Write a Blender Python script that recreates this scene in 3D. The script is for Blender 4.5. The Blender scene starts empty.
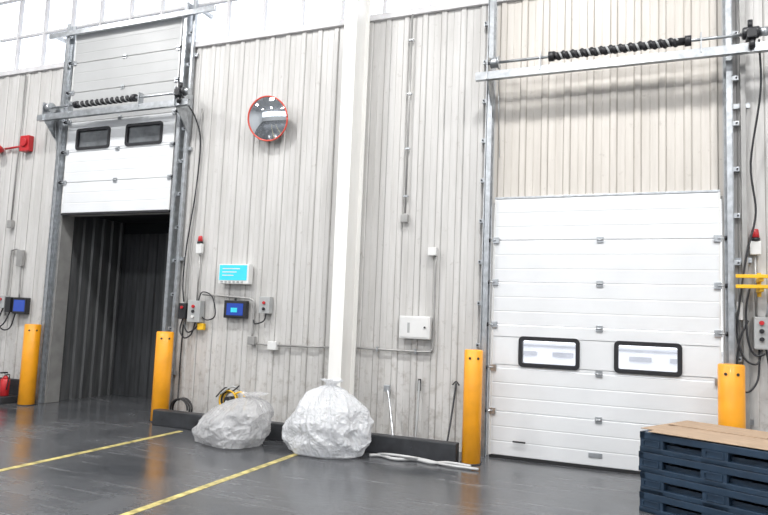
import bpy, bmesh, math, random
from mathutils import Vector, Matrix, noise
random.seed(4)
S = bpy.context.scene

# ------------------------------------------------------------------ materials
def new_mat(name):
    m = bpy.data.materials.new(name); m.use_nodes = True
    return m, m.node_tree.nodes, m.node_tree.links, m.node_tree.nodes['Principled BSDF']

def mat(name, col, rough=0.5, metal=0.0, var=0.12, scale=6.0, bump=0.0, spec=0.5, coat=0.0,
        emit=None, estr=0.0, trans=0.0, stretch=(1, 1, 1)):
    m, n, l, p = new_mat(name)
    tc = n.new('ShaderNodeTexCoord'); mp = n.new('ShaderNodeMapping')
    mp.inputs['Scale'].default_value = stretch
    l.new(tc.outputs['Object'], mp.inputs['Vector'])
    nz = n.new('ShaderNodeTexNoise'); nz.inputs['Scale'].default_value = scale
    nz.inputs['Detail'].default_value = 6
    l.new(mp.outputs['Vector'], nz.inputs['Vector'])
    r = n.new('ShaderNodeValToRGB')
    r.color_ramp.elements[0].position = 0.3; r.color_ramp.elements[1].position = 0.7
    c = Vector(col)
    r.color_ramp.elements[0].color = (*(c * (1 - var)), 1)
    r.color_ramp.elements[1].color = (*[min(1, x * (1 + var * 0.5)) for x in c], 1)
    l.new(nz.outputs['Fac'], r.inputs['Fac']); l.new(r.outputs['Color'], p.inputs['Base Color'])
    p.inputs['Roughness'].default_value = rough; p.inputs['Metallic'].default_value = metal
    p.inputs['Specular IOR Level'].default_value = spec
    p.inputs['Coat Weight'].default_value = coat
    p.inputs['Transmission Weight'].default_value = trans
    if emit:
        p.inputs['Emission Color'].default_value = (*emit, 1); p.inputs['Emission Strength'].default_value = estr
    if bump:
        b = n.new('ShaderNodeBump'); b.inputs['Strength'].default_value = bump; b.inputs['Distance'].default_value = 0.02
        l.new(nz.outputs['Fac'], b.inputs['Height']); l.new(b.outputs['Normal'], p.inputs['Normal'])
    return m

def wall_mat(name, clean, dirty, seam_shade, period=0.25):
    """painted cladding: vertical grime streaks, groove shade painted as dark lines beside the ribs, rust spots low down"""
    m, n, l, p = new_mat(name)
    tc = n.new('ShaderNodeTexCoord')
    sep = n.new('ShaderNodeSeparateXYZ'); l.new(tc.outputs['Object'], sep.inputs[0])
    mp = n.new('ShaderNodeMapping'); mp.inputs['Scale'].default_value = (5, 1, 0.45)
    l.new(tc.outputs['Object'], mp.inputs['Vector'])
    nz = n.new('ShaderNodeTexNoise'); nz.inputs['Scale'].default_value = 1.6; nz.inputs['Detail'].default_value = 8
    nz.inputs['Roughness'].default_value = 0.65
    l.new(mp.outputs['Vector'], nz.inputs['Vector'])
    rp = n.new('ShaderNodeValToRGB'); rp.color_ramp.elements[0].position = 0.36; rp.color_ramp.elements[1].position = 0.62
    rp.color_ramp.elements[0].color = (*dirty, 1); rp.color_ramp.elements[1].color = (*clean, 1)
    l.new(nz.outputs['Fac'], rp.inputs['Fac'])
    def math_(op, a, b=None):
        q = n.new('ShaderNodeMath'); q.operation = op
        for i, v in enumerate((a, b)):
            if v is None: continue
            if isinstance(v, (int, float)): q.inputs[i].default_value = v
            else: l.new(v, q.inputs[i])
        return q.outputs[0]
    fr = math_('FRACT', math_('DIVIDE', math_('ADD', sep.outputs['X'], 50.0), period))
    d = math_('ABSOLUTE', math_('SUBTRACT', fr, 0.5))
    line = math_('LESS_THAN', math_('ABSOLUTE', math_('SUBTRACT', d, 0.16)), 0.018)  # shade at the rib feet, painted as thin dark lines
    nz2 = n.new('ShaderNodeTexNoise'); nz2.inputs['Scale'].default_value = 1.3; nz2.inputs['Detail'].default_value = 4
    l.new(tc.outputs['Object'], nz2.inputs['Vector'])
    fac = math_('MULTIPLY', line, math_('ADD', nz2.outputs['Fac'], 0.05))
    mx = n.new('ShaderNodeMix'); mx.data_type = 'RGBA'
    l.new(fac, mx.inputs['Factor']); l.new(rp.outputs['Color'], mx.inputs['A']); mx.inputs['B'].default_value = (*seam_shade, 1)
    nz3 = n.new('ShaderNodeTexNoise'); nz3.inputs['Scale'].default_value = 9; nz3.inputs['Detail'].default_value = 10
    nz3.inputs['Roughness'].default_value = 0.7
    l.new(tc.outputs['Object'], nz3.inputs['Vector'])
    hgt = n.new('ShaderNodeMapRange'); hgt.inputs['From Min'].default_value = 0; hgt.inputs['From Max'].default_value = 2.2
    hgt.inputs['To Min'].default_value = 0.12; hgt.inputs['To Max'].default_value = 0.0
    l.new(sep.outputs['Z'], hgt.inputs['Value'])
    sp = n.new('ShaderNodeMapRange'); sp.inputs['From Min'].default_value = 0.60; sp.inputs['From Max'].default_value = 0.75
    l.new(math_('ADD', nz3.outputs['Fac'], hgt.outputs['Result']), sp.inputs['Value'])
    mx2 = n.new('ShaderNodeMix'); mx2.data_type = 'RGBA'
    l.new(math_('MULTIPLY', sp.outputs['Result'], 0.5), mx2.inputs['Factor'])
    l.new(mx.outputs['Result'], mx2.inputs['A']); mx2.inputs['B'].default_value = (0.25, 0.22, 0.19, 1)
    l.new(mx2.outputs['Result'], p.inputs['Base Color'])
    p.inputs['Roughness'].default_value = 0.36
    b = n.new('ShaderNodeBump'); b.inputs['Strength'].default_value = 0.3; b.inputs['Distance'].default_value = 0.02
    l.new(nz2.outputs['Fac'], b.inputs['Height']); l.new(b.outputs['Normal'], p.inputs['Normal'])
    return m

def floor_mat():
    m, n, l, p = new_mat('polished_concrete')
    tc = n.new('ShaderNodeTexCoord')
    def nzt(sc, det, ro, vec=None):
        a = n.new('ShaderNodeTexNoise'); a.inputs['Scale'].default_value = sc; a.inputs['Detail'].default_value = det
        a.inputs['Roughness'].default_value = ro; l.new(vec or tc.outputs['Object'], a.inputs['Vector']); return a
    a = nzt(0.7, 9, 0.6); b = nzt(22, 8, 0.7)
    mp = n.new('ShaderNodeMapping'); mp.inputs['Scale'].default_value = (0.5, 5, 1); mp.inputs['Rotation'].default_value = (0, 0, 0.5)
    l.new(tc.outputs['Object'], mp.inputs['Vector'])
    s = nzt(1.6, 10, 0.72, mp.outputs['Vector'])
    mth = n.new('ShaderNodeMath'); mth.operation = 'MULTIPLY_ADD'; mth.inputs[1].default_value = 0.45
    l.new(b.outputs['Fac'], mth.inputs[0]); l.new(a.outputs['Fac'], mth.inputs[2])
    r = n.new('ShaderNodeValToRGB'); r.color_ramp.elements[0].position = 0.55; r.color_ramp.elements[1].position = 0.95
    r.color_ramp.elements[0].color = (0.045, 0.048, 0.053, 1); r.color_ramp.elements[1].color = (0.115, 0.118, 0.125, 1)
    l.new(mth.outputs[0], r.inputs['Fac'])
    sr = n.new('ShaderNodeMapRange'); sr.inputs['From Min'].default_value = 0.53; sr.inputs['From Max'].default_value = 0.70
    sr.inputs['To Max'].default_value = 0.6
    l.new(s.outputs['Fac'], sr.inputs['Value'])
    mx = n.new('ShaderNodeMix'); mx.data_type = 'RGBA'; l.new(sr.outputs['Result'], mx.inputs['Factor'])
    l.new(r.outputs['Color'], mx.inputs['A']); mx.inputs['B'].default_value = (0.18, 0.182, 0.19, 1)
    l.new(mx.outputs['Result'], p.inputs['Base Color'])
    rr = n.new('ShaderNodeMapRange'); rr.inputs['From Min'].default_value = 0.35; rr.inputs['From Max'].default_value = 0.65
    rr.inputs['To Min'].default_value = 0.08; rr.inputs['To Max'].default_value = 0.30
    l.new(a.outputs['Fac'], rr.inputs['Value'])
    ad = n.new('ShaderNodeMath'); ad.operation = 'MULTIPLY_ADD'; ad.inputs[1].default_value = 0.25
    l.new(sr.outputs['Result'], ad.inputs[0]); l.new(rr.outputs['Result'], ad.inputs[2])
    l.new(ad.outputs[0], p.inputs['Roughness'])
    p.inputs['Specular IOR Level'].default_value = 0.6
    bp = n.new('ShaderNodeBump'); bp.inputs['Strength'].default_value = 0.14; bp.inputs['Distance'].default_value = 0.01
    l.new(b.outputs['Fac'], bp.inputs['Height']); l.new(bp.outputs['Normal'], p.inputs['Normal'])
    return m

def glass_mat(name, tint, fac=0.15):
    m, n, l, p = new_mat(name)
    t = n.new('ShaderNodeBsdfTransparent'); t.inputs[0].default_value = (*tint, 1)
    g = n.new('ShaderNodeBsdfGlossy'); g.inputs['Roughness'].default_value = 0.08
    nz = n.new('ShaderNodeTexNoise'); nz.inputs['Scale'].default_value = 3
    mr = n.new('ShaderNodeMapRange'); mr.inputs['To Min'].default_value = fac * 0.7; mr.inputs['To Max'].default_value = fac * 1.3
    l.new(nz.outputs['Fac'], mr.inputs['Value'])
    mx = n.new('ShaderNodeMixShader'); l.new(mr.outputs[0], mx.inputs[0])
    l.new(t.outputs[0], mx.inputs[1]); l.new(g.outputs[0], mx.inputs[2])
    l.new(mx.outputs[0], n['Material Output'].inputs['Surface'])
    return m

def film_mat(name, col, clear):
    """thin crinkled polythene: translucent sheet with sharp glossy creases"""
    m, n, l, p = new_mat(name)
    tc = n.new('ShaderNodeTexCoord')
    wn = n.new('ShaderNodeTexNoise'); wn.inputs['Scale'].default_value = 4; wn.inputs['Detail'].default_value = 3
    l.new(tc.outputs['Object'], wn.inputs['Vector'])
    mx0 = n.new('ShaderNodeMix'); mx0.data_type = 'VECTOR'; mx0.inputs['Factor'].default_value = 0.25
    l.new(tc.outputs['Object'], mx0.inputs['A']); l.new(wn.outputs['Color'], mx0.inputs['B'])
    v = n.new('ShaderNodeTexVoronoi'); v.feature = 'DISTANCE_TO_EDGE'; v.inputs['Scale'].default_value = 17
    l.new(mx0.outputs['Result'], v.inputs['Vector'])
    v2 = n.new('ShaderNodeTexVoronoi'); v2.inputs['Scale'].default_value = 38
    l.new(mx0.outputs['Result'], v2.inputs['Vector'])
    ad = n.new('ShaderNodeMath'); ad.operation = 'MULTIPLY_ADD'; ad.inputs[1].default_value = 0.35
    l.new(v2.outputs['Distance'], ad.inputs[0]); l.new(v.outputs['Distance'], ad.inputs[2])
    bp = n.new('ShaderNodeBump'); bp.inputs['Strength'].default_value = 0.7; bp.inputs['Distance'].default_value = 0.025
    l.new(ad.outputs[0], bp.inputs['Height'])
    p.inputs['Base Color'].default_value = (*col, 1); p.inputs['Roughness'].default_value = 0.25
    p.inputs['Coat Weight'].default_value = 0.8; p.inputs['Coat Roughness'].default_value = 0.1
    l.new(bp.outputs['Normal'], p.inputs['Normal']); l.new(bp.outputs['Normal'], p.inputs['Coat Normal'])
    tl = n.new('ShaderNodeBsdfTranslucent'); tl.inputs[0].default_value = (*[min(1, c * 1.1) for c in col], 1); l.new(bp.outputs['Normal'], tl.inputs['Normal'])
    m1 = n.new('ShaderNodeMixShader'); m1.inputs[0].default_value = 0.35
    l.new(p.outputs[0], m1.inputs[1]); l.new(tl.outputs[0], m1.inputs[2])
    tr = n.new('ShaderNodeBsdfTransparent')
    m2 = n.new('ShaderNodeMixShader'); m2.inputs[0].default_value = clear
    l.new(m1.outputs[0], m2.inputs[1]); l.new(tr.outputs[0], m2.inputs[2])
    l.new(m2.outputs[0], n['Material Output'].inputs['Surface'])
    return m

M = {
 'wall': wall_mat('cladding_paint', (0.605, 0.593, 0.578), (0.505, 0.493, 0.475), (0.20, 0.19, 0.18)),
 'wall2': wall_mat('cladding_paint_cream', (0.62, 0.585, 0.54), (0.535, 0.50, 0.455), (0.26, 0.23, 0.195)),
 'shell': mat('shell_sheet', (0.62, 0.63, 0.64), 0.7),
 'core': mat('panel_core', (0.45, 0.44, 0.42), 0.8),
 'floor': floor_mat(),
 'ceil': mat('ceiling_sheet', (0.62, 0.63, 0.64), 0.6),
 'doorw': mat('door_panel_white', (0.74, 0.755, 0.77), 0.4, var=0.06, scale=2),
 'door_shade': mat('door_panel_shaded', (0.46, 0.465, 0.465), 0.4, var=0.06, scale=2),  # white door greyed: backlit shade of the raised upper panels put into colour
 'seal': mat('rubber_black', (0.018, 0.018, 0.02), 0.5),
 'blk': mat('black_plastic', (0.02, 0.02, 0.023), 0.35),
 'galv': mat('galvanised_steel', (0.50, 0.52, 0.54), 0.35, 0.85, var=0.25, scale=14),
 'conduit': mat('conduit_grey', (0.36, 0.355, 0.345), 0.4, 0.3, var=0.15),
 'colm': mat('column_white_paint', (0.86, 0.85, 0.82), 0.25, var=0.06, scale=3, coat=0.4, stretch=(2, 2, .4)),
 'yel': mat('bollard_yellow', (0.88, 0.365, 0.012), 0.38, var=0.14, scale=4, coat=0.2),
 'yline': mat('floor_line_yellow', (0.56, 0.47, 0.18), 0.4, var=0.6, scale=14),
 'yel2': mat('bracket_yellow', (0.85, 0.50, 0.02), 0.4),
 'kerb': mat('kerb_dark_steel', (0.035, 0.037, 0.042), 0.5, var=0.4, scale=8),
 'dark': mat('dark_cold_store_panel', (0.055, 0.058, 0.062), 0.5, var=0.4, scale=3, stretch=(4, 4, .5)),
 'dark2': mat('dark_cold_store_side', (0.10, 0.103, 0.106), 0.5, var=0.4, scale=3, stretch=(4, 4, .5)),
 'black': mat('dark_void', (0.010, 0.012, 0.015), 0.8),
 'red': mat('safety_red', (0.50, 0.02, 0.025), 0.35, var=0.1),
 'rim': mat('mirror_rim_red', (0.66, 0.09, 0.06), 0.35),
 'mirror': mat('mirror_chrome', (0.88, 0.92, 0.96), 0.04, 1.0, var=0.02),
 'boxw': mat('enclosure_white', (0.72, 0.72, 0.71), 0.4, var=0.06),
 'boxg': mat('enclosure_grey', (0.40, 0.41, 0.41), 0.4, var=0.08),
 'screen': mat('screen_blue', (0.01, 0.02, 0.10), 0.15, emit=(0.03, 0.09, 0.5), estr=0.7),
 'cyan': mat('display_cyan', (0.05, 0.45, 0.55), 0.25, emit=(0.03, 0.42, 0.50), estr=0.7),
 'navy': mat('pallet_navy_plastic', (0.020, 0.042, 0.075), 0.42, var=0.25, scale=9),
 'card': mat('cardboard_brown', (0.38, 0.275, 0.19), 0.9, var=0.18, scale=5, stretch=(1, 6, 1)),
 'bagw': film_mat('plastic_film_white', (0.80, 0.81, 0.83), 0.06),
 'bagg': film_mat('plastic_film_clear', (0.72, 0.72, 0.73), 0.42),
 'stuff': mat('wrapped_waste_film', (0.46, 0.46, 0.47), 0.3, var=0.6, scale=9),
 'glassd': glass_mat('door_window_glass', (0.97, 0.98, 1.0), 0.08),
 'glassx': mat('door_window_dark_glass', (0.16, 0.17, 0.18), 0.12, var=0.3),
 'glassw': glass_mat('clerestory_glass', (0.98, 0.99, 1.0), 0.06),
 'frame': mat('window_frame_paint', (0.66, 0.65, 0.66), 0.5),
 'hose': mat('hose_pale', (0.5, 0.5, 0.5), 0.4),
 'lampglow': mat('added_lamp_lens', (0.9, 0.9, 0.9), 0.4, emit=(1, 0.99, 0.97), estr=4),
 'asphalt': mat('yard_concrete', (0.60, 0.60, 0.61), 0.8, var=0.3, scale=2),
 'bld': mat('yard_building_grey', (0.48, 0.48, 0.50), 0.8, var=0.2, scale=1),
 'bldw': mat('yard_building_white', (0.88, 0.88, 0.89), 0.7, var=0.05, scale=1),
}

# ------------------------------------------------------------------ mesh builder
class B:
    def __init__(s, name): s.name = name; s.bm = bmesh.new(); s.mats = []
    def mi(s, m):
        if m not in s.mats: s.mats.append(m)
        return s.mats.index(m)
    def _fin(s, faces, m, smooth=False):
        i = s.mi(m)
        for f in faces: f.material_index = i; f.smooth = smooth
    def box(s, a, b, m, bev=0.0, rot=None, piv=None):
        a = Vector(a); b = Vector(b); c = (a + b) / 2
        t = bmesh.new(); bmesh.ops.create_cube(t, size=1)
        for v in t.verts: v.co = Vector((v.co.x * abs(b.x - a.x), v.co.y * abs(b.y - a.y), v.co.z * abs(b.z - a.z))) + c
        if bev: bmesh.ops.bevel(t, geom=t.edges[:], offset=bev, segments=2, affect='EDGES', profile=0.6)
        if rot is not None:
            bmesh.ops.rotate(t, verts=t.verts[:], cent=Vector(piv) if piv is not None else c, matrix=rot)
        s.add(t, m); return s
    def add(s, t, m, smooth=False):
        mp = {}
        for v in t.verts: mp[v] = s.bm.verts.new(v.co)
        fs = []
        for f in t.faces:
            try: fs.append(s.bm.faces.new([mp[v] for v in f.verts]))
            except ValueError: pass
        s._fin(fs, m, smooth); t.free()
    def cyl(s, p0, p1, r, m, r2=None, seg=20, bev=0.0, smooth=True):
        p0 = Vector(p0); p1 = Vector(p1); d = p1 - p0; r2 = r if r2 is None else r2
        prof = [(0, r), (1, r2)]
        L = d.length
        if bev: prof = [(0, r - bev), (bev / L, r), (1 - bev / L, r2), (1, r2 - bev)]
        q = d.to_track_quat('Z', 'Y')
        rings = []
        for (h, rr) in prof:
            rings.append([s.bm.verts.new(p0 + q @ Vector((rr * math.cos(2 * math.pi * k / seg), rr * math.sin(2 * math.pi * k / seg), h * L))) for k in range(seg)])
        fs = []
        for A, C in zip(rings, rings[1:]):
            for k in range(seg): fs.append(s.bm.faces.new((A[k], A[(k + 1) % seg], C[(k + 1) % seg], C[k])))
        s._fin(fs, m, smooth)
        s._fin([s.bm.faces.new(rings[0][::-1]), s.bm.faces.new(rings[-1])], m, False)
        return s
    def tube(s, pts, r, m, seg=8, smooth_n=6, closed=False):
        P = [Vector(p) for p in pts]
        if smooth_n > 1 and len(P) > 2:
            Q = []; n = len(P)
            for i in range(n - 1):
                p0 = P[max(i - 1, 0)]; p1 = P[i]; p2 = P[i + 1]; p3 = P[min(i + 2, n - 1)]
                for k in range(smooth_n):
                    t = k / smooth_n
                    Q.append(0.5 * ((2 * p1) + (-p0 + p2) * t + (2 * p0 - 5 * p1 + 4 * p2 - p3) * t * t + (-p0 + 3 * p1 - 3 * p2 + p3) * t ** 3))
            Q.append(P[-1]); P = Q
        up = None; rings = []
        for i, p in enumerate(P):
            d = (P[min(i + 1, len(P) - 1)] - P[max(i - 1, 0)]).normalized()
            if up is None: up = d.orthogonal().normalized()
            up = (up - d * up.dot(d)).normalized(); w = d.cross(up)
            rings.append([s.bm.verts.new(p + (up * math.cos(2 * math.pi * k / seg) + w * math.sin(2 * math.pi * k / seg)) * r) for k in range(seg)])
        fs = []
        for A, C in zip(rings, rings[1:]):
            for k in range(seg): fs.append(s.bm.faces.new((A[k], A[(k + 1) % seg], C[(k + 1) % seg], C[k])))
        fs += [s.bm.faces.new(rings[0][::-1]), s.bm.faces.new(rings[-1])]
        s._fin(fs, m, True); return s
    def prism_x(s, poly, x0, x1, m):
        A = [s.bm.verts.new((x0, y, z)) for y, z in poly]; C = [s.bm.verts.new((x1, y, z)) for y, z in poly]
        n = len(poly)
        fs = [s.bm.faces.new(A), s.bm.faces.new(C[::-1])] + [s.bm.faces.new((A[k], C[k], C[(k + 1) % n], A[(k + 1) % n])) for k in range(n)]
        s._fin(fs, m); return s
    def frame(s, x0, x1, z0, z1, y0, y1, t, rad, m):
        """rounded-rectangle ring in the xz plane, bar width t"""
        def loop(a, c, e, g, r):
            P = []
            for (cx, cz, s0) in ((c - r, g - r, 0), (a + r, g - r, 1), (a + r, e + r, 2), (c - r, e + r, 3)):
                for k in range(6):
                    an = (s0 + k / 5) * math.pi / 2; P.append((cx + r * math.cos(an), cz + r * math.sin(an)))
            return P
        O = loop(x0, x1, z0, z1, rad); I = loop(x0 + t, x1 - t, z0 + t, z1 - t, max(rad - t * .6, .012))
        R = [[s.bm.verts.new((x, y, z)) for x, z in L] for L, y in ((O, y1), (O, y0), (I, y0), (I, y1))]
        n = len(O); fs = []
        for A, C in zip(R, R[1:] + R[:1]):
            for k in range(n): fs.append(s.bm.faces.new((A[k], A[(k + 1) % n], C[(k + 1) % n], C[k])))
        s._fin(fs, m); return s
    def done(s):
        bmesh.ops.recalc_face_normals(s.bm, faces=s.bm.faces[:])
        me = bpy.data.meshes.new(s.name); s.bm.to_mesh(me); s.bm.free()
        for k in s.mats: me.materials.append(M[k])
        o = bpy.data.objects.new(s.name, me); S.collection.objects.link(o); return o

# ------------------------------------------------------------------ room shell
def corrugate(b, x0, x1, z0, z1, m, per=0.25, h=0.018, y=0.0):
    k = math.floor(x0 / per)
    pr = []
    while k * per < x1 + per:
        c = (k + 0.5) * per
        pr += [(c - 0.042, 0), (c - 0.026, -h), (c + 0.026, -h), (c + 0.042, 0), (c + 0.119, 0), (c + 0.122, 0.005), (c + 0.128, 0.005), (c + 0.131, 0)]
        k += 1
    pr = [(x, d) for x, d in pr if x0 < x < x1]
    pr = [(x0, 0)] + pr + [(x1, 0)]
    A = [b.bm.verts.new((x, y + d, z0)) for x, d in pr]; C = [b.bm.verts.new((x, y + d, z1)) for x, d in pr]
    b._fin([b.bm.faces.new((A[i], A[i + 1], C[i + 1], C[i])) for i in range(len(pr) - 1)], m)

LD = (-8.60, -6.33, 2.92)   # loading door opening (open)
RD = (-1.70, 0.70, 2.90)    # dock door opening (closed)
WT = 5.38
w = B('wall_back')
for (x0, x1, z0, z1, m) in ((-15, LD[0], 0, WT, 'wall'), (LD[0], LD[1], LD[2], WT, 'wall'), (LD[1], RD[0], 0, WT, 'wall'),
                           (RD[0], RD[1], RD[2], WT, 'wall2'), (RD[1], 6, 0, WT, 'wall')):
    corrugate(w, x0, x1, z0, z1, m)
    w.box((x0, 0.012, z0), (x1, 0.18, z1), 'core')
w.box((-15, -0.02, 8.0), (6, 0.18, 8.5), 'core')
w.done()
b = B('trim_1'); b.box((-15, -0.05, WT - 0.03), (6, 0.18, WT + 0.05), 'frame', 0.005); b.done()
f = B('floor'); f.box((-15, -17, -0.15), (6, 0.2, 0), 'floor'); f.done()
c = B('ceiling'); c.box((-15, -17, 8.5), (6, 0.2, 8.6), 'ceil')
for i in range(11):
    c.box((-14 + 1.9 * i, -17, 8.25), (-13.85 + 1.9 * i, -0.03, 8.5), 'frame')
c.done()
b = B('wall_left'); b.box((-15.15, -17, 0), (-15, 0.2, 8.5), 'shell'); b.done()
b = B('wall_right'); b.box((6, -17, 0), (6.15, 0.2, 8.5), 'shell'); b.done()
b = B('wall_front'); b.box((-15, -17.15, 0), (6, -17, 3.6), 'shell'); b.box((-15, -17.15, 8.0), (6, -17, 8.5), 'shell')
b.done()
g = B('ground_yard'); g.box((-20, 0.21, -1.2), (12, 60, -1.1), 'asphalt'); g.done()
g = B('yard_building'); g.box((-18, 30, -1.1), (12, 34, -.35), 'bldw'); g.box((-18, 30, -.35), (12, 34, .25), 'bldw')
g.box((-18, 29.9, .25), (12, 34, .36), 'bld')
for k in range(15): g.box((-17 + 2 * k, 29.85, -.25), (-15.9 + 2 * k, 30, -.02), 'bld')
g.done()

def clerestory(name, y, z0, z1, hz):
    wd = B(name); x = -15
    while x < 6:
        wd.box((x - 0.02, y - .03, z0), (x + 0.02, y + .03, z1), 'frame'); x += 0.62
    for z in hz: wd.box((-15, y - .025, z - 0.015), (6, y + .025, z + 0.015), 'frame')
    wd.box((-15, y - .003, z0), (6, y + .003, z1), 'glassw'); wd.done()
clerestory('window_1', 0.065, WT + .05, 8.0, (6.05, 6.75, 7.4))
clerestory('added_fill_window', -17.08, 3.6, 8.0, (4.4, 5.2, 6.0, 6.8, 7.4))  # unseen window behind the camera, added for fill light

for i, (x, y1) in enumerate(((-5.40, -0.75), (-3.53, -1.12))):
    t = B('floor_marking_line'); t.box((x - 0.035, -9, 0.0), (x + 0.035, y1, 0.003), 'yline'); t.done()

# cold-store recess behind the open door
r = B('wall_recess')
def corr_y(b, x, y0, y1, z0, z1, m, per=0.2, s=1):
    y = y0; pr = []
    while y < y1:
        pr += [(y, 0), (y + per * .4, 0), (y + per * .5, .03 * s), (y + per * .9, .03 * s)]; y += per
    pr = [(min(a, y1), d) for a, d in pr] + [(y1, 0)]
    A = [b.bm.verts.new((x + d, a, z0)) for a, d in pr]; C = [b.bm.verts.new((x + d, a, z1)) for a, d in pr]
    b._fin([b.bm.faces.new((A[i], A[i + 1], C[i + 1], C[i])) for i in range(len(pr) - 1)], m)
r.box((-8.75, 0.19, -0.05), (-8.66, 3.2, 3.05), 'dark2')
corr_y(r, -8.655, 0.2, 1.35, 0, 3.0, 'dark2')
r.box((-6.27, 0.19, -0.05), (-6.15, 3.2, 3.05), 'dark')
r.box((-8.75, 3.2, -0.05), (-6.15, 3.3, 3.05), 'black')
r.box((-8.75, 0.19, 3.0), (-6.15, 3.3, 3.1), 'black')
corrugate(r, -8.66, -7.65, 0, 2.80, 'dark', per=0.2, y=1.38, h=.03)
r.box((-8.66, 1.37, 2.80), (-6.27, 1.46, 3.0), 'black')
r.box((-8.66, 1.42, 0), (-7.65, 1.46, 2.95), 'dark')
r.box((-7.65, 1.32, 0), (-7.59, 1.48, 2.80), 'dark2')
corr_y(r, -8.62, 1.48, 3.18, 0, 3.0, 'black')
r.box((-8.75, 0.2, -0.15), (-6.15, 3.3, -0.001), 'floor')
r.done()
for (xa, xb) in ((LD[0] - 0.04, LD[0] + 0.05), (LD[1] - 0.04, LD[1] + 0.03)):
    t = B('trim_door_jamb'); t.box((xa, -0.04, 0), (xb, 0.2, LD[2]), 'conduit', 0.005); t.done()

# ------------------------------------------------------------------ sectional doors
def door_leaf(name, x0, x1, z0, n, m_lo, wins, win_row, m_hi=None, hi_from=99, y0=-0.075, y1=-0.03, winmat='glassd'):
    b = B(name); H = 0.483
    for k in range(n):
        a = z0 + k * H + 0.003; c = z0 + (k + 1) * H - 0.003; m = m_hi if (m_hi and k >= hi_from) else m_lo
        if k == win_row:
            zs0, zs1 = z0 + k * H + 0.025, z0 + k * H + 0.365
            b.box((x0, y0, a), (x1, y1, zs0 + .02), m, 0.004); b.box((x0, y0, zs1 - .02), (x1, y1, c), m, 0.004)
            xs = [x0] + [v + d for wv in wins for v, d in zip(wv, (.02, -.02))] + [x1]
            for q in range(0, len(xs), 2): b.box((xs[q], y0, zs0 + .01), (xs[q + 1], y1, zs1 - .01), m)
            for (wa, wb) in wins:
                b.frame(wa, wb, zs0, zs1, y0 - .018, y0 + .002, .042, .05, 'blk')
                b.frame(wa + .015, wb - .015, zs0 + .015, zs1 - .015, y0, y1 + .01, .03, .035, 'blk')
                b.box((wa + .02, (y0 + y1) / 2 - .004, zs0 + .02), (wb - .02, (y0 + y1) / 2 + .004, zs1 - .02), winmat)
        else:
            prof = [(y1, a), (y0 + .004, a), (y0, a + .006)]
            for q in (0.32, 0.66):
                zc = a + (c - a) * q
                prof += [(y0, zc - .009), (y0 + .0022, zc - .003), (y0 + .0022, zc + .003), (y0, zc + .009)]
            prof += [(y0, c - .006), (y0 + .004, c), (y1, c)]
            b.prism_x(prof, x0, x1, m)
        if k:
            zc = z0 + k * H
            xc = (x0 + x1) / 2
            b.box((xc - .035, y0 - .012, zc - .035), (xc + .035, y0, zc + .035), 'galv', .003)
            b.cyl((xc - .035, y0 - .016, zc), (xc + .035, y0 - .016, zc), .009, 'galv', seg=8)
            for xc, sgn in ((x0 + .03, -1), (x1 - .03, 1)):
                b.box((xc - .035, y0 - .02, zc - .035), (xc + .035, y0, zc + .035), 'galv', .003)
                b.cyl((xc, y0 - .03, zc), (xc + sgn * .09, y0 - .03, zc), .008, 'galv', seg=8)
                b.cyl((xc + sgn * .06, y0 - .03, zc), (xc + sgn * .085, y0 - .03, zc), .024, 'blk', seg=12)
    b.box((x0, y0 - .004, z0 - .03), (x1, y1, z0 + .004), 'seal', .004)
    b.box((x0, y0 - .002, z0 + n * H), (x1, y1, z0 + n * H + .025), 'galv', .004)
    for xa in (x0 - .001, x1 - .02):
        b.box((xa, y0 - .004, z0), (xa + .021, y0 + .002, z0 + n * H), 'boxw')
    return b
RDx = (-1.67, 0.67)
b = door_leaf('door_dock_closed', RDx[0], RDx[1], 0.03, 6, 'doorw', [(-1.36, -0.70), (-0.35, 0.31)], 2)
b.cyl((-1.40, -.11, .20), (-1.26, -.11, .20), .01, 'blk', seg=8)
b.box((-0.60, -.085, .12), (-0.46, -.07, .17), 'galv', .004)
b.done()
LDx = (-8.52, -6.40)
b = door_leaf('door_loading_raised', LDx[0], LDx[1], 2.93, 6, 'doorw', [(-8.32, -7.63), (-7.32, -6.62)], 2, 'door_shade', 3, y0=-0.095, y1=-0.05, winmat='glassx')
b.done()

def track(name, x, side, ztop):
    """vertical C-section door track with fixing angle"""
    b = B(name)
    b.box((x - .035, -.055, 0.0), (x + .035, -.035, ztop), 'galv')
    b.box((x + side * .035 - .004, -.16, 0.0), (x + side * .035 + .004, -.035, ztop), 'galv')
    b.box((x - .02, -.16, 0.0), (x + .035, -.152, ztop), 'galv')
    z = .25
    while z < ztop:
        b.box((x + side * .03, -.10, z), (x + side * .10, -.03, z + .05), 'galv', .003)
        b.cyl((x + side * .08, -.10, z + .025), (x + side * .08, -.115, z + .025), .010, 'blk', seg=8)
        z += .48
    b.done()
track('door_track', -1.745, -1, 5.9); track('door_track', 0.745, 1, 5.9)
track('door_track', -8.62, -1, 6.0); track('door_track', -6.30, 1, 6.0)
b = B('guide_pole'); b.box((0.86, -.10, 0), (0.91, -.04, 7.0), 'conduit', .005)
for z in (.6, 2.2, 3.8, 5.2): b.box((0.80, -.06, z), (0.95, -.03, z + .05), 'galv')
b.done()
b = B('guide_pole'); b.box((-6.22, -.10, 0), (-6.17, -.04, 7.2), 'galv', .005)
for z in (.6, 2.2, 3.8, 5.2): b.box((-6.26, -.06, z), (-6.12, -.03, z + .05), 'galv')
b.done()

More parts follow.
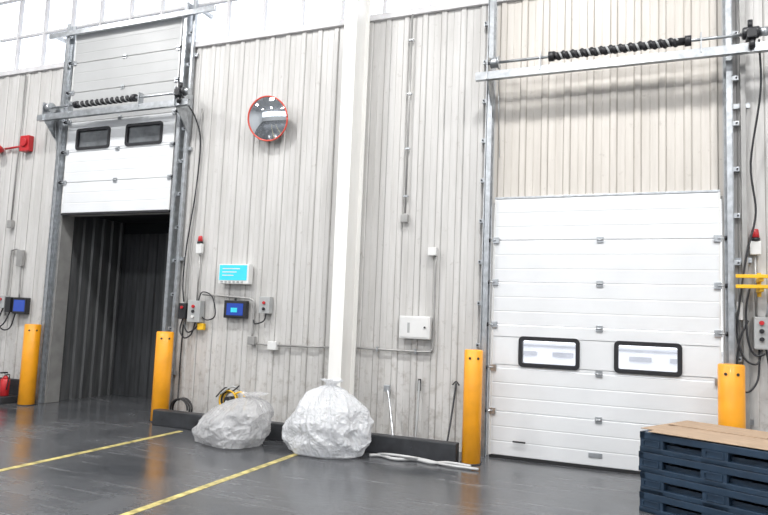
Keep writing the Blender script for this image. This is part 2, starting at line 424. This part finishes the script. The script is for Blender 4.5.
def shaft(name, x0, x1, xs0, xs1, z, motor_x):
    b = B(name); Y = -.36
    b.box((x0, Y - .03, z - .045), (x1, Y + .03, z - .037), 'galv'); b.box((x0, Y - .03, z + .037), (x1, Y + .03, z + .045), 'galv')
    b.box((x0, Y - .034, z - .045), (x1, Y - .028, z + .045), 'galv')
    zs = z + .15
    b.cyl((x0 + .1, Y, zs), (x1, Y, zs), .016, 'galv', seg=12)
    n = int((xs1 - xs0) / .098); pts = []
    for k in range(n * 12 + 1):
        a = 2 * math.pi * k / 12
        pts.append((xs0 + .098 * k / 12, Y + .034 * math.cos(a), zs + .034 * math.sin(a)))
    b.cyl((xs0, Y, zs), (xs1, Y, zs), .040, 'seal', seg=14)
    b.tube(pts, .020, 'blk', seg=8, smooth_n=1)
    b.tube([(x_ + .049, y_, z_) for x_, y_, z_ in pts[:-6]], .013, 'boxg', seg=6, smooth_n=1)
    for xx in (xs0, xs1): b.cyl((xx - .03, Y, zs), (xx + .03, Y, zs), .055, 'blk', seg=16)
    for xx in (xs0 - .12, xs1 + .12):
        b.box((xx - .006, Y - .05, z), (xx + .006, Y + .05, zs + .06), 'galv')
    for xx in (x0 + .14, x1 - .22):
        b.box((xx - .006, Y - .06, z - .05), (xx + .006, -.03, zs + .08), 'galv')
        b.prism_x([(-.03, z - .42), (-.03, z - .04), (Y - .03, z - .04)], xx - .006, xx + .006, 'galv')
        b.cyl((xx + .03, Y, zs), (xx + .12, Y, zs), .06, 'galv', seg=20)
        b.cyl((xx + .12, Y, zs), (xx + .13, Y, zs), .075, 'galv', seg=20)
    for xx in (x0 + .24, x1 - .12):
        b.cyl((xx, -.29, zs), (xx, -.12, z - .9), .004, 'galv', seg=6)
    mx = motor_x
    b.cyl((mx - .05, Y - .02, zs), (mx + .10, Y - .02, zs), .06, 'blk', seg=18, bev=.01)
    b.box((mx - .02, Y - .11, zs - .08), (mx + .07, Y + .02, zs + .02), 'blk', .012)
    b.cyl((mx + .10, Y - .02, zs), (mx + .17, Y - .02, zs), .045, 'galv', seg=16)
    b.cyl((mx + .03, Y - .06, zs - .08), (mx + .03, Y - .06, zs - .17), .028, 'blk', seg=14)
    b.cyl((mx + .02, Y - .02, zs + .05), (mx + .02, Y - .02, zs + .13), .024, 'blk', seg=14)
    b.done()
shaft('door_spring_shaft', -1.86, 1.6, -1.01, 0.36, 4.31, 0.90)
shaft('door_spring_shaft', -8.86, -5.95, -8.08, -6.95, 4.40, -6.12)
b = B('door_header_bar'); b.box((-9.0, -.20, 5.78), (-5.75, -.165, 5.86), 'galv', .004)
for xx in (-8.9, -6.0): b.box((xx, -.17, 5.79), (xx + .05, 0.03, 5.84), 'galv')
b.done()

# ------------------------------------------------------------------ column (I-section)
b = B('steel_column'); cx = -3.455; hw = .085
b.box((cx - hw, -.46, 0), (cx + hw, -.44, 8.25), 'colm', .003)
b.box((cx - hw, -.08, 0), (cx + hw, -.06, 8.25), 'colm', .003)
b.box((cx + .02, -.445, 0), (cx + .035, -.075, 8.25), 'colm')
b.box((cx - .14, -.48, 0), (cx + .14, -.045, .03), 'colm', .003)
b.done()

# ------------------------------------------------------------------ bollards
for (x, y, r_) in ((-8.63, -.32, .115), (-6.12, -.32, .115), (-1.76, -.52, .10), (.71, -.50, .115)):
    b = B('yellow_bollard')
    b.cyl((x, y, 0), (x, y, 1.2), r_, 'yel', seg=40, bev=.012)
    b.cyl((x, y, 0), (x, y, .012), r_ + .015, 'kerb', seg=40)
    d = Vector((0 - x, -7.4 - y, 0)).normalized()
    for k in (-.4, .5):
        dd = Matrix.Rotation(k, 3, 'Z') @ d; p = Vector((x, y, 1.11)) + dd * (r_ - .004)
        b.cyl(p, p + dd * .008, .014, 'blk', seg=12)
    b.done()

for (xa, xb) in ((-5.98, -5.10), (-4.75, -1.90)):
    b = B('kerb_barrier')
    b.box((xa, -.62, 0.0), (xb, -.49, .20), 'kerb', .012)
    xx = xa + .15
    while xx < xb:
        b.cyl((xx, -.625, .10), (xx, -.63, .10), .014, 'kerb', seg=12); xx += .55
    b.done()

# ------------------------------------------------------------------ plastic bags
def ridged(p):
    return 1 - 2 * abs(noise.noise(p))
def bag(name, c, rx, ry, h, m, seed, lean, neck, lob):
    """loose polythene sack: surface swept from the floor contact up to a tied, flared neck, with folds
    running into the neck and a baggy, sagging belly"""
    NT, NZ = 300, 190
    prof = [(0, .0), (.03, .72), (.08, .90), (.2, 1.02), (.36, 1.0), (.55, .84), (.72, .60), (.84, .34), (.90, neck), (.94, neck * 1.2), (1.0, neck * 2.6)]
    zz = [(0, 0), (.03, .0), (.08, .03), (.2, .20), (.36, .42), (.55, .64), (.72, .80), (.84, .88), (.90, .92), (.94, .95), (1.0, 1.0)]
    def lerp(T, t):
        for (a, va), (b_, vb) in zip(T, T[1:]):
            if t <= b_:
                u = (t - a) / (b_ - a); u = u * u * (3 - 2 * u) * .4 + u * .6
                return va + (vb - va) * u
        return T[-1][1]
    off = Vector((seed * 7.3, seed * 3.1, seed))
    bm = bmesh.new(); rings = []
    for j in range(NZ + 1):
        t = j / NZ; R = lerp(prof, t); Z = lerp(zz, t); ring = []
        for i in range(NT):
            th = 2 * math.pi * i / NT; cx_, sy_ = math.cos(th), math.sin(th)
            base = Vector((cx_, sy_, Z * 1.3)) + off
            big = noise.noise(base * 1.1) * lob + noise.noise(base * 2.3) * lob * .5
            tw = th + .6 * t + .35 * noise.noise(base * 1.5)
            fq = 3.2
            fp = Vector((math.cos(tw) * fq, math.sin(tw) * fq, t * 1.1)) + off * 2
            fold = ridged(fp) * .6 + ridged(fp * 2.1) * .35
            sag = ridged(Vector((cx_ * 1.6, sy_ * 1.6, Z * 5 + .8 * noise.noise(base * 2))) + off * 3)
            wv = Vector((noise.noise(base * 5), noise.noise(base * 5 + Vector((3, 3, 3))), 0)) * .5
            cr = ridged(base * 6 + wv * 2) * .5 + ridged(base * 12 + wv * 3) * .25
            fa = .06 + .12 * min(1, t / .8)
            up_ = 1 if t > .05 else t / .05
            rr = R * (1 + up_ * (big + fa * fold + .08 * sag + .05 * cr))
            if t > .86: rr = R * (1 + .45 * fold)
            zq = Z * h * (1 + .10 * noise.noise(base * 1.4) * (1 if t < .8 else .3))
            k = max(0, Z) ** 1.5
            ring.append(bm.verts.new((c[0] + rx * rr * cx_ + lean[0] * k, c[1] + ry * rr * sy_ + lean[1] * k, c[2] + .002 + max(0, zq))))
        rings.append(ring)
    for A, C in zip(rings, rings[1:]):
        for i in range(NT):
            f_ = bm.faces.new((A[i], A[(i + 1) % NT], C[(i + 1) % NT], C[i])); f_.smooth = True
    bmesh.ops.remove_doubles(bm, verts=bm.verts[:], dist=.0002)
    bmesh.ops.recalc_face_normals(bm, faces=bm.faces[:])
    me = bpy.data.meshes.new(name); bm.to_mesh(me); bm.free(); me.materials.append(M[m])
    o = bpy.data.objects.new(name, me); S.collection.objects.link(o); return o
bag('plastic_waste_bag', (-3.24, -.97, 0), .41, .28, .80, 'bagw', 3, (-.02, .05), .10, .20)
bg1 = bag('plastic_waste_bag', (-4.45, -1.08, 0), .36, .32, .58, 'bagg', 8, (.24, .10), .14, .26)
inn = bag('bag_contents', (-4.45, -1.08, 0.01), .26, .21, .34, 'stuff', 5, (.08, .04), .2, .3)
inn.parent = bg1

# ------------------------------------------------------------------ pallet stack
def pallets():
    b = B('plastic_pallet_stack'); W, L, H = 1.2, 1.0, .16
    for k in range(4):
        z = k * (H + .002)
        ox = (0, .008, -.006, .004)[k]
        b.box((ox, 0, z + .105), (ox + W, .05, z + H), 'navy', .006)
        b.box((ox, L - .05, z + .105), (ox + W, L, z + H), 'navy', .006)
        b.box((ox, 0, z + .105), (ox + .05, L, z + H), 'navy', .006); b.box((ox + W - .05, 0, z + .105), (ox + W, L, z + H), 'navy', .006)
        for j in range(9):
            b.box((ox + .04, .07 + j * .1, z + .135), (ox + W - .04, .14 + j * .1, z + H - .003), 'navy', .003)
        for y in (0, L / 2 - .06, L - .12):
            b.box((ox, y, z), (ox + W, y + .12, z + .04), 'navy', .005)
        for xx, ww in ((0, .20), (W / 2 - .10, .20), (W - .20, .20)):
            b.box((ox + xx, 0, z), (ox + xx + ww, L, z + .03), 'navy', .005)
            for y in (0.004, L / 2 - .06, L - .124):
                b.box((ox + xx, y, z + .02), (ox + xx + ww, y + .12, z + .125), 'navy', .012)
            b.frame(ox + xx + .03, ox + xx + ww - .03, z + .045, z + .10, -.004, .006, .008, .012, 'navy')
        for xx in (.20, W / 2 + .10):
            b.box((ox + xx, .06, z + .03), (ox + xx + .30, .075, z + .075), 'navy', .004)
    return b.done()
ang = math.radians(-27)
o = pallets(); o.rotation_euler = (0, 0, ang); o.location = (-.08, -1.50, 0)
b = B('cardboard_sheet')
for (x0, y0, x1, y1, z, rz) in ((-.05, .12, 1.15, 1.0, .650, 0), (.08, -.01, .98, .55, .656, .05)):
    b.box((x0, y0, z), (x1, y1, z + .006), 'card', .002, rot=Matrix.Rotation(rz, 3, 'Z'))
b.box((.0, .5, .662), (.8, .58, .670), 'card', .002)
o = b.done(); o.rotation_euler = (0, 0, ang); o.location = (-.08, -1.50, 0)

# ------------------------------------------------------------------ convex mirror
def mirror():
    b = B('convex_mirror'); R = .29; seg = 48
    rings = []
    for k in range(13):
        rr = R * k / 12; d = .08 * (1 - (rr / R) ** 2)
        if k == 0: rings.append([b.bm.verts.new((0, -d, 0))])
        else: rings.append([b.bm.verts.new((rr * math.cos(2 * math.pi * q / seg), -d, rr * math.sin(2 * math.pi * q / seg))) for q in range(seg)])
    fs = []
    for q in range(seg): fs.append(b.bm.faces.new((rings[0][0], rings[1][q], rings[1][(q + 1) % seg])))
    for A, C in zip(rings[1:], rings[2:]):
        for q in range(seg): fs.append(b.bm.faces.new((A[q], C[q], C[(q + 1) % seg], A[(q + 1) % seg])))
    b._fin(fs, 'mirror', True)
    b.tube([((R + .004) * math.cos(2 * math.pi * q / 48), 0, (R + .004) * math.sin(2 * math.pi * q / 48)) for q in range(49)], .011, 'rim', seg=10, smooth_n=1)
    b.cyl((0, .012, 0), (0, .02, 0), R, 'blk', seg=40)
    b.cyl((0, .02, 0), (0, .17, .03), .02, 'galv', seg=12)
    b.box((-.05, .15, -.05), (.05, .165, .10), 'galv', .003)
    o = b.done(); o.location = (-4.76, -.20, 4.11); o.rotation_euler = (math.radians(12), 0, math.radians(4))
mirror()

# ------------------------------------------------------------------ wall electrics
def cbox(b, x0, x1, z0, z1, d, m, bev=.008): b.box((x0, -d, z0), (x1, -.028, z1), m, bev)

b = B('electrical_conduit')
b.tube([(-2.79, -.05, 5.35), (-2.79, -.05, 2.80)], .014, 'conduit')
cbox(b, -2.835, -2.745, 2.68, 2.78, .09, 'conduit')
for z in (5, 4.3, 3.6, 3.0): b.box((-2.82, -.07, z), (-2.76, -.028, z + .02), 'galv')
b.done()
b = B('electrical_conduit')
cbox(b, -2.465, -2.36, 2.27, 2.37, .10, 'boxw')
b.tube([(-2.375, -.05, 2.27), (-2.375, -.05, 1.25), (-2.40, -.05, 1.15), (-2.50, -.05, 1.12), (-3.36, -.05, 1.12)], .013, 'conduit')
for xx in (-2.6, -3.1): b.box((xx, -.065, 1.09), (xx + .02, -.028, 1.15), 'galv')
b.done()
b = B('junction_box'); cbox(b, -2.79, -2.40, 1.27, 1.54, .12, 'boxw', .012)
b.box((-2.77, -.125, 1.29), (-2.42, -.12, 1.52), 'boxw', .003); b.cyl((-2.46, -.125, 1.41), (-2.46, -.14, 1.41), .012, 'blk', seg=10)
b.box((-2.68, -.127, 1.34), (-2.65, -.124, 1.46), 'boxg'); b.done()
b = B('electrical_conduit')
b.tube([(-3.56, -.05, 1.11), (-4.50, -.05, 1.09)], .013, 'conduit')
cbox(b, -4.63, -4.50, 1.03, 1.14, .10, 'boxw')
b.tube([(-4.63, -.05, 1.09), (-4.85, -.05, 1.10)], .013, 'conduit')
cbox(b, -4.95, -4.84, 1.08, 1.19, .09, 'conduit')
b.tube([(-4.90, -.05, 1.19), (-4.90, -.05, 1.60), (-4.95, -.05, 1.68), (-5.1, -.05, 1.70), (-5.75, -.05, 1.73)], .014, 'conduit')
b.done()
b = B('junction_box'); cbox(b, -4.78, -4.62, 1.50, 1.72, .12, 'boxg'); b.cyl((-4.70, -.12, 1.64), (-4.70, -.14, 1.64), .02, 'red', seg=12)
b.cyl((-4.70, -.12, 1.56), (-4.70, -.14, 1.56), .02, 'blk', seg=12); b.tube([(-4.70, -.06, 1.5), (-4.72, -.08, 1.40), (-4.85, -.08, 1.36), (-4.90, -.05, 1.42)], .01, 'blk'); b.done()
b = B('insect_light_display'); cbox(b, -5.45, -4.96, 1.88, 2.15, .13, 'boxw', .01)
b.box((-5.43, -.135, 1.93), (-4.99, -.128, 2.135), 'cyan', .002)
for k in range(3): b.box((-5.38, -.137, 2.08 - .045 * k), (-5.10 - .05 * k, -.134, 2.092 - .045 * k), 'boxw')
for k in range(6): b.box((-5.40 + .065 * k, -.14, 1.895), (-5.37 + .065 * k, -.128, 1.920), 'boxg')
b.done()
b = B('monitor_screen'); cbox(b, -5.35, -4.99, 1.42, 1.66, .10, 'blk', .012)
b.box((-5.30, -.104, 1.46), (-5.04, -.098, 1.62), 'screen'); b.cyl((-5.2, -.05, 1.66), (-5.2, -.05, 1.70), .015, 'blk')
b.box((-5.23, -.107, 1.50), (-5.13, -.103, 1.56), 'cyan'); b.done()
b = B('alarm_beacon'); cbox(b, -5.89, -5.80, 2.30, 2.44, .09, 'boxw'); b.cyl((-5.845, -.06, 2.44), (-5.845, -.06, 2.47), .04, 'blk', seg=16)
b.cyl((-5.845, -.06, 2.47), (-5.845, -.06, 2.55), .036, 'red', r2=.028, seg=16, bev=.008); b.done()
b = B('door_control_station')
cbox(b, -5.93, -5.72, 1.34, 1.64, .13, 'boxg', .01)
for z, mm in ((1.56, 'red'), (1.49, 'blk'), (1.42, 'boxw')): b.cyl((-5.83, -.13, z), (-5.83, -.15, z), .022, mm, seg=14)
cbox(b, -6.10, -5.97, 1.38, 1.60, .12, 'blk', .01)
b.cyl((-6.03, -.12, 1.54), (-6.03, -.14, 1.54), .02, 'red', seg=12)
b.tube([(-5.84, -.05, 2.28), (-5.84, -.05, 1.64)], .013, 'conduit')
b.tube([(-5.98, -.05, 4.4), (-5.97, -.05, 3.2), (-6.02, -.05, 2.4), (-6.0, -.06, 1.60)], .012, 'conduit')
cbox(b, -5.78, -5.68, 1.24, 1.33, .09, 'yel2')
b.done()
b = B('hanging_cable')
b.tube([(-6.00, -.34, 4.38), (-5.95, -.2, 4.2), (-5.94, -.08, 3.9), (-5.98, -.06, 3.2), (-6.06, -.08, 2.4), (-6.08, -.08, 1.9), (-6.05, -.07, 1.62)], .010, 'blk')
b.tube([(-6.05, -.07, 1.38), (-6.06, -.10, 1.22), (-5.96, -.12, 1.12), (-5.86, -.10, 1.18), (-5.84, -.06, 1.34)], .011, 'blk')
b.tube([(-6.00, -.07, 1.38), (-5.98, -.10, 1.27), (-5.90, -.12, 1.20), (-5.80, -.10, 1.26), (-5.78, -.06, 1.34)], .011, 'blk')
b.tube([(-5.80, -.07, 1.64), (-5.72, -.10, 1.76), (-5.55, -.10, 1.70), (-5.50, -.08, 1.45), (-5.62, -.08, 1.38), (-5.73, -.07, 1.42)], .009, 'blk')
b.done()
b = B('coiled_hose')
pts = []
for k in range(28):
    a = k * .55; pts.append((-5.83 + .15 * math.cos(a), -.30 + .004 * k, .175 + .14 * math.sin(a)))
b.tube(pts, .013, 'seal', smooth_n=3)
b.tube([(-6.04, -.06, 1.3), (-6.05, -.06, .8), (-6.03, -.08, .5), (-5.95, -.18, .30)], .010, 'seal')
b.done()

b = B('fire_alarm_sounder')
b.box((-9.55, -.12, 3.98), (-9.34, -.028, 4.24), 'red', .012); b.cyl((-9.44, -.12, 4.12), (-9.44, -.15, 4.12), .07, 'red', seg=20, bev=.01)
b.tube([(-9.58, -.06, 4.08), (-9.95, -.06, 4.06)], .018, 'red')
b.cyl((-10.05, -.03, 4.05), (-10.05, -.17, 4.05), .04, 'red', r2=.10, seg=20)
b.done()
b = B('electrical_conduit'); b.tube([(-9.64, -.05, 5.3), (-9.66, -.05, 2.85)], .013, 'conduit'); cbox(b, -9.71, -9.61, 2.72, 2.85, .09, 'conduit'); b.done()
b = B('electrical_conduit')
b.tube([(-9.32, -.05, 1.60), (-9.36, -.05, 2.25), (-9.42, -.05, 2.36), (-9.55, -.05, 2.36), (-9.60, -.05, 2.25), (-9.60, -.05, 1.3)], .014, 'conduit')
cbox(b, -9.43, -9.30, 2.10, 2.36, .08, 'conduit')
b.done()
b = B('monitor_screen'); cbox(b, -9.38, -9.08, 1.34, 1.60, .11, 'blk', .012); b.box((-9.35, -.114, 1.38), (-9.11, -.108, 1.56), 'screen'); b.done()
b = B('door_control_station'); cbox(b, -9.72, -9.56, 1.42, 1.62, .12, 'boxg'); cbox(b, -9.54, -9.42, 1.36, 1.60, .12, 'blk')
b.cyl((-9.64, -.12, 1.56), (-9.64, -.14, 1.56), .022, 'red', seg=12)
b.tube([(-9.64, -.07, 1.42), (-9.68, -.1, 1.2), (-9.56, -.1, 1.08), (-9.40, -.1, 1.12), (-9.34, -.08, 1.34)], .011, 'blk')
b.tube([(-9.48, -.07, 1.36), (-9.55, -.1, 1.18), (-9.72, -.1, 1.10), (-9.85, -.08, 1.2), (-9.90, -.06, 1.6)], .011, 'blk')
b.done()
b = B('extinguisher_stand'); b.box((-9.42, -.52, 0), (-8.92, -.16, .10), 'kerb', .01); b.box((-9.42, -.20, .10), (-8.92, -.16, .34), 'kerb', .006); b.done()
for xx in (-9.30, -9.06):
    b = B('fire_extinguisher'); y = -.36
    b.cyl((xx, y, .10), (xx, y, .36), .065, 'red', seg=24, bev=.012); b.cyl((xx, y, .355), (xx, y, .40), .055, 'red', r2=.025, seg=24)
    b.cyl((xx, y, .40), (xx, y, .44), .018, 'galv', seg=12); b.box((xx - .02, y - .09, .44), (xx + .015, y + .02, .46), 'blk', .004)
    b.tube([(xx + .02, y, .42), (xx + .08, y, .42), (xx + .09, y - .02, .33), (xx + .075, y - .03, .2)], .009, 'blk'); b.done()

b = B('alarm_beacon'); cbox(b, .93, 1.03, 2.28, 2.42, .09, 'boxw'); b.cyl((.98, -.06, 2.42), (.98, -.06, 2.45), .045, 'blk', seg=16)
b.cyl((.98, -.06, 2.45), (.98, -.06, 2.54), .040, 'red', r2=.032, seg=16, bev=.008); b.done()
b = B('yellow_wall_bracket')
for z in (2.03, 1.93): b.box((.78, -.30, z), (1.6, -.26, z + .035), 'yel2', .004)
for xx in (.98, 1.45): b.box((xx, -.28, 1.90), (xx + .04, -.03, 1.94), 'yel2', .003); b.box((xx, -.28, 2.0), (xx + .04, -.03, 2.03), 'yel2', .003)
b.box((.97, -.05, 1.86), (1.03, -.03, 2.10), 'yel2', .003); b.box((1.44, -.05, 1.86), (1.5, -.03, 2.10), 'yel2', .003)
b.done()
b = B('door_control_station'); cbox(b, .95, 1.08, 1.34, 1.66, .14, 'boxg', .014)
for z, mm in ((1.60, 'red'), (1.52, 'blk'), (1.44, 'blk')): b.cyl((1.015, -.14, z), (1.015, -.16, z), .022, mm, seg=14)
b.tube([(.98, -.05, 2.28), (.98, -.05, 1.66)], .012, 'conduit')
b.done()
b = B('junction_box'); cbox(b, .80, .86, 1.62, 1.80, .12, 'boxw'); cbox(b, 1.16, 1.30, 1.70, 1.88, .1, 'boxw'); b.done()
b = B('hanging_cable')
b.tube([(1.00, -.34, 4.4), (1.02, -.25, 3.9), (.94, -.14, 3.2), (.98, -.13, 2.7), (.90, -.13, 2.3), (.84, -.14, 1.9), (.80, -.14, 1.5), (.86, -.16, 1.25), (.97, -.16, 1.20), (1.02, -.10, 1.34)], .010, 'blk')
b.tube([(1.15, -.34, 4.35), (1.17, -.2, 3.6), (1.18, -.12, 2.7), (1.12, -.12, 2.1), (1.06, -.1, 1.66)], .008, 'galv')
b.tube([(1.00, -.08, 1.34), (.98, -.12, 1.05), (.88, -.14, .92), (.80, -.14, 1.05), (.82, -.14, 1.4), (.90, -.14, 1.62)], .010, 'blk')
b.tube([(1.06, -.08, 1.34), (1.10, -.12, 1.12), (1.22, -.14, 1.15), (1.26, -.12, 1.4), (1.22, -.08, 1.70)], .010, 'blk')
b.tube([(.92, -.13, 1.95), (.88, -.14, 1.70), (.90, -.15, 1.40), (.96, -.16, 1.28), (1.04, -.15, 1.30)], .010, 'blk')
b.done()

# ------------------------------------------------------------------ leaning tools & floor hoses
b = B('pry_bar'); b.tube([(-2.93, -.06, .66), (-2.90, -.10, .60), (-2.80, -.24, .36), (-2.68, -.42, .03)], .014, 'galv'); b.box((-2.97, -.09, .62), (-2.89, -.05, .70), 'galv', .006); b.done()
b = B('hand_pump_lever'); b.tube([(-2.53, -.05, .80), (-2.52, -.10, .5), (-2.50, -.22, .014)], .014, 'boxg'); b.cyl((-2.53, -.05, .66), (-2.53, -.045, .80), .02, 'seal'); b.done()
b = B('steel_rod'); b.tube([(-2.08, -.05, .78), (-2.09, -.2, .35), (-2.10, -.36, .012)], .011, 'kerb'); b.tube([(-2.12, -.055, .76), (-2.08, -.05, .80), (-2.04, -.055, .76)], .009, 'kerb'); b.done()
b = B('air_hose')
b.tube([(-2.80, -.84, .02), (-2.7, -.78, .02), (-2.5, -.86, .02), (-2.3, -.76, .02), (-2.1, -.82, .02), (-1.95, -.72, .02), (-1.70, -.76, .02)], .017, 'hose')
b.tube([(-2.75, -.74, .018), (-2.6, -.82, .050), (-2.35, -.82, .050), (-2.2, -.72, .018), (-1.95, -.82, .018), (-1.60, -.84, .018)], .014, 'hose')
b.done()
b = B('hose_reel')
for k in range(4):
    b.tube([(-5.05 + (.13 - .01 * k) * math.cos(a * .5236), -.30 + .03 * k, .36 + (.13 - .01 * k) * math.sin(a * .5236)) for a in range(13)], .012, ('yel2', 'seal', 'yel2', 'boxg')[k], smooth_n=2)
b.cyl((-5.05, -.32, .36), (-5.05, -.18, .36), .05, 'blk', seg=18)
for xx in (-.14, .14): b.tube([(-5.05 + xx, -.34, .012), (-5.05, -.33, .36)], .012, 'boxg'); b.tube([(-5.05 + xx, -.14, .012), (-5.05, -.17, .36)], .012, 'boxg')
b.tube([(-4.95, -.3, .45), (-4.85, -.3, .48), (-4.78, -.3, .38), (-4.82, -.28, .2)], .012, 'yel2')
b.tube([(-5.15, -.33, .44), (-5.0, -.3, .54), (-4.9, -.26, .50)], .012, 'boxg')
b.tube([(-5.2, -.35, .40), (-5.1, -.3, .52), (-5.0, -.3, .48), (-4.9, -.28, .56)], .010, 'blk')
b.done()

# ------------------------------------------------------------------ lights
Wd = bpy.data.worlds.new('World'); S.world = Wd; Wd.use_nodes = True
n = Wd.node_tree.nodes; l = Wd.node_tree.links
bg = n['Background']; bg.inputs[1].default_value = 2.3
tc = n.new('ShaderNodeTexCoord'); sp = n.new('ShaderNodeSeparateXYZ'); rp = n.new('ShaderNodeValToRGB')
l.new(tc.outputs['Generated'], sp.inputs[0]); l.new(sp.outputs['Z'], rp.inputs['Fac'])
rp.color_ramp.elements[0].color = (0.95, 0.95, 0.97, 1); rp.color_ramp.elements[1].color = (0.88, 0.93, 1, 1)
l.new(rp.outputs['Color'], bg.inputs[0])
for (x, y) in ((-10, -3.5), (-5.5, -3.5), (-1, -3.5), (3.0, -3.5), (-10, -8.5), (-5.5, -8.5), (-1, -8.5), (3.0, -8.5)):
    b = B('added_high_bay_lamp')  # unseen fixtures, added to supply the overhead light
    b.cyl((x, y, 7.55), (x, y, 7.75), .28, 'boxg', r2=.12, seg=28); b.cyl((x, y, 7.75), (x, y, 7.95), .1, 'boxg', seg=20)
    b.cyl((x, y, 7.95), (x, y, 8.5), .012, 'galv', seg=8); b.cyl((x, y, 7.545), (x, y, 7.56), .25, 'lampglow', seg=28)
    b.done()
    ld = bpy.data.lights.new('lamp', 'AREA'); ld.shape = 'DISK'; ld.size = .8; ld.energy = 250; ld.color = (1, .995, .985)
    lo = bpy.data.objects.new('added_lamp_light', ld); lo.location = (x, y, 7.5); S.collection.objects.link(lo)

# ------------------------------------------------------------------ camera
F = 648.0; yaw, pitch, roll = [math.radians(v) for v in (22.4, 5.35, 2.28)]
fw = Vector((-math.sin(yaw) * math.cos(pitch), math.cos(yaw) * math.cos(pitch), math.sin(pitch)))
r0 = Vector((math.cos(yaw), math.sin(yaw), 0)); u0 = r0.cross(fw)
rt = r0 * math.cos(roll) + u0 * math.sin(roll); up = rt.cross(fw)
cam = bpy.data.objects.new('camera', bpy.data.cameras.new('camera')); S.collection.objects.link(cam)
mt = Matrix((rt, up, -fw)).transposed().to_4x4(); mt.translation = Vector((0, -7.445, 1.5)); cam.matrix_world = mt
cam.data.sensor_width = 36; cam.data.lens = F * 36 / 768
S.camera = cam
S.view_settings.view_transform = 'Standard'
S.view_settings.exposure = 0.0
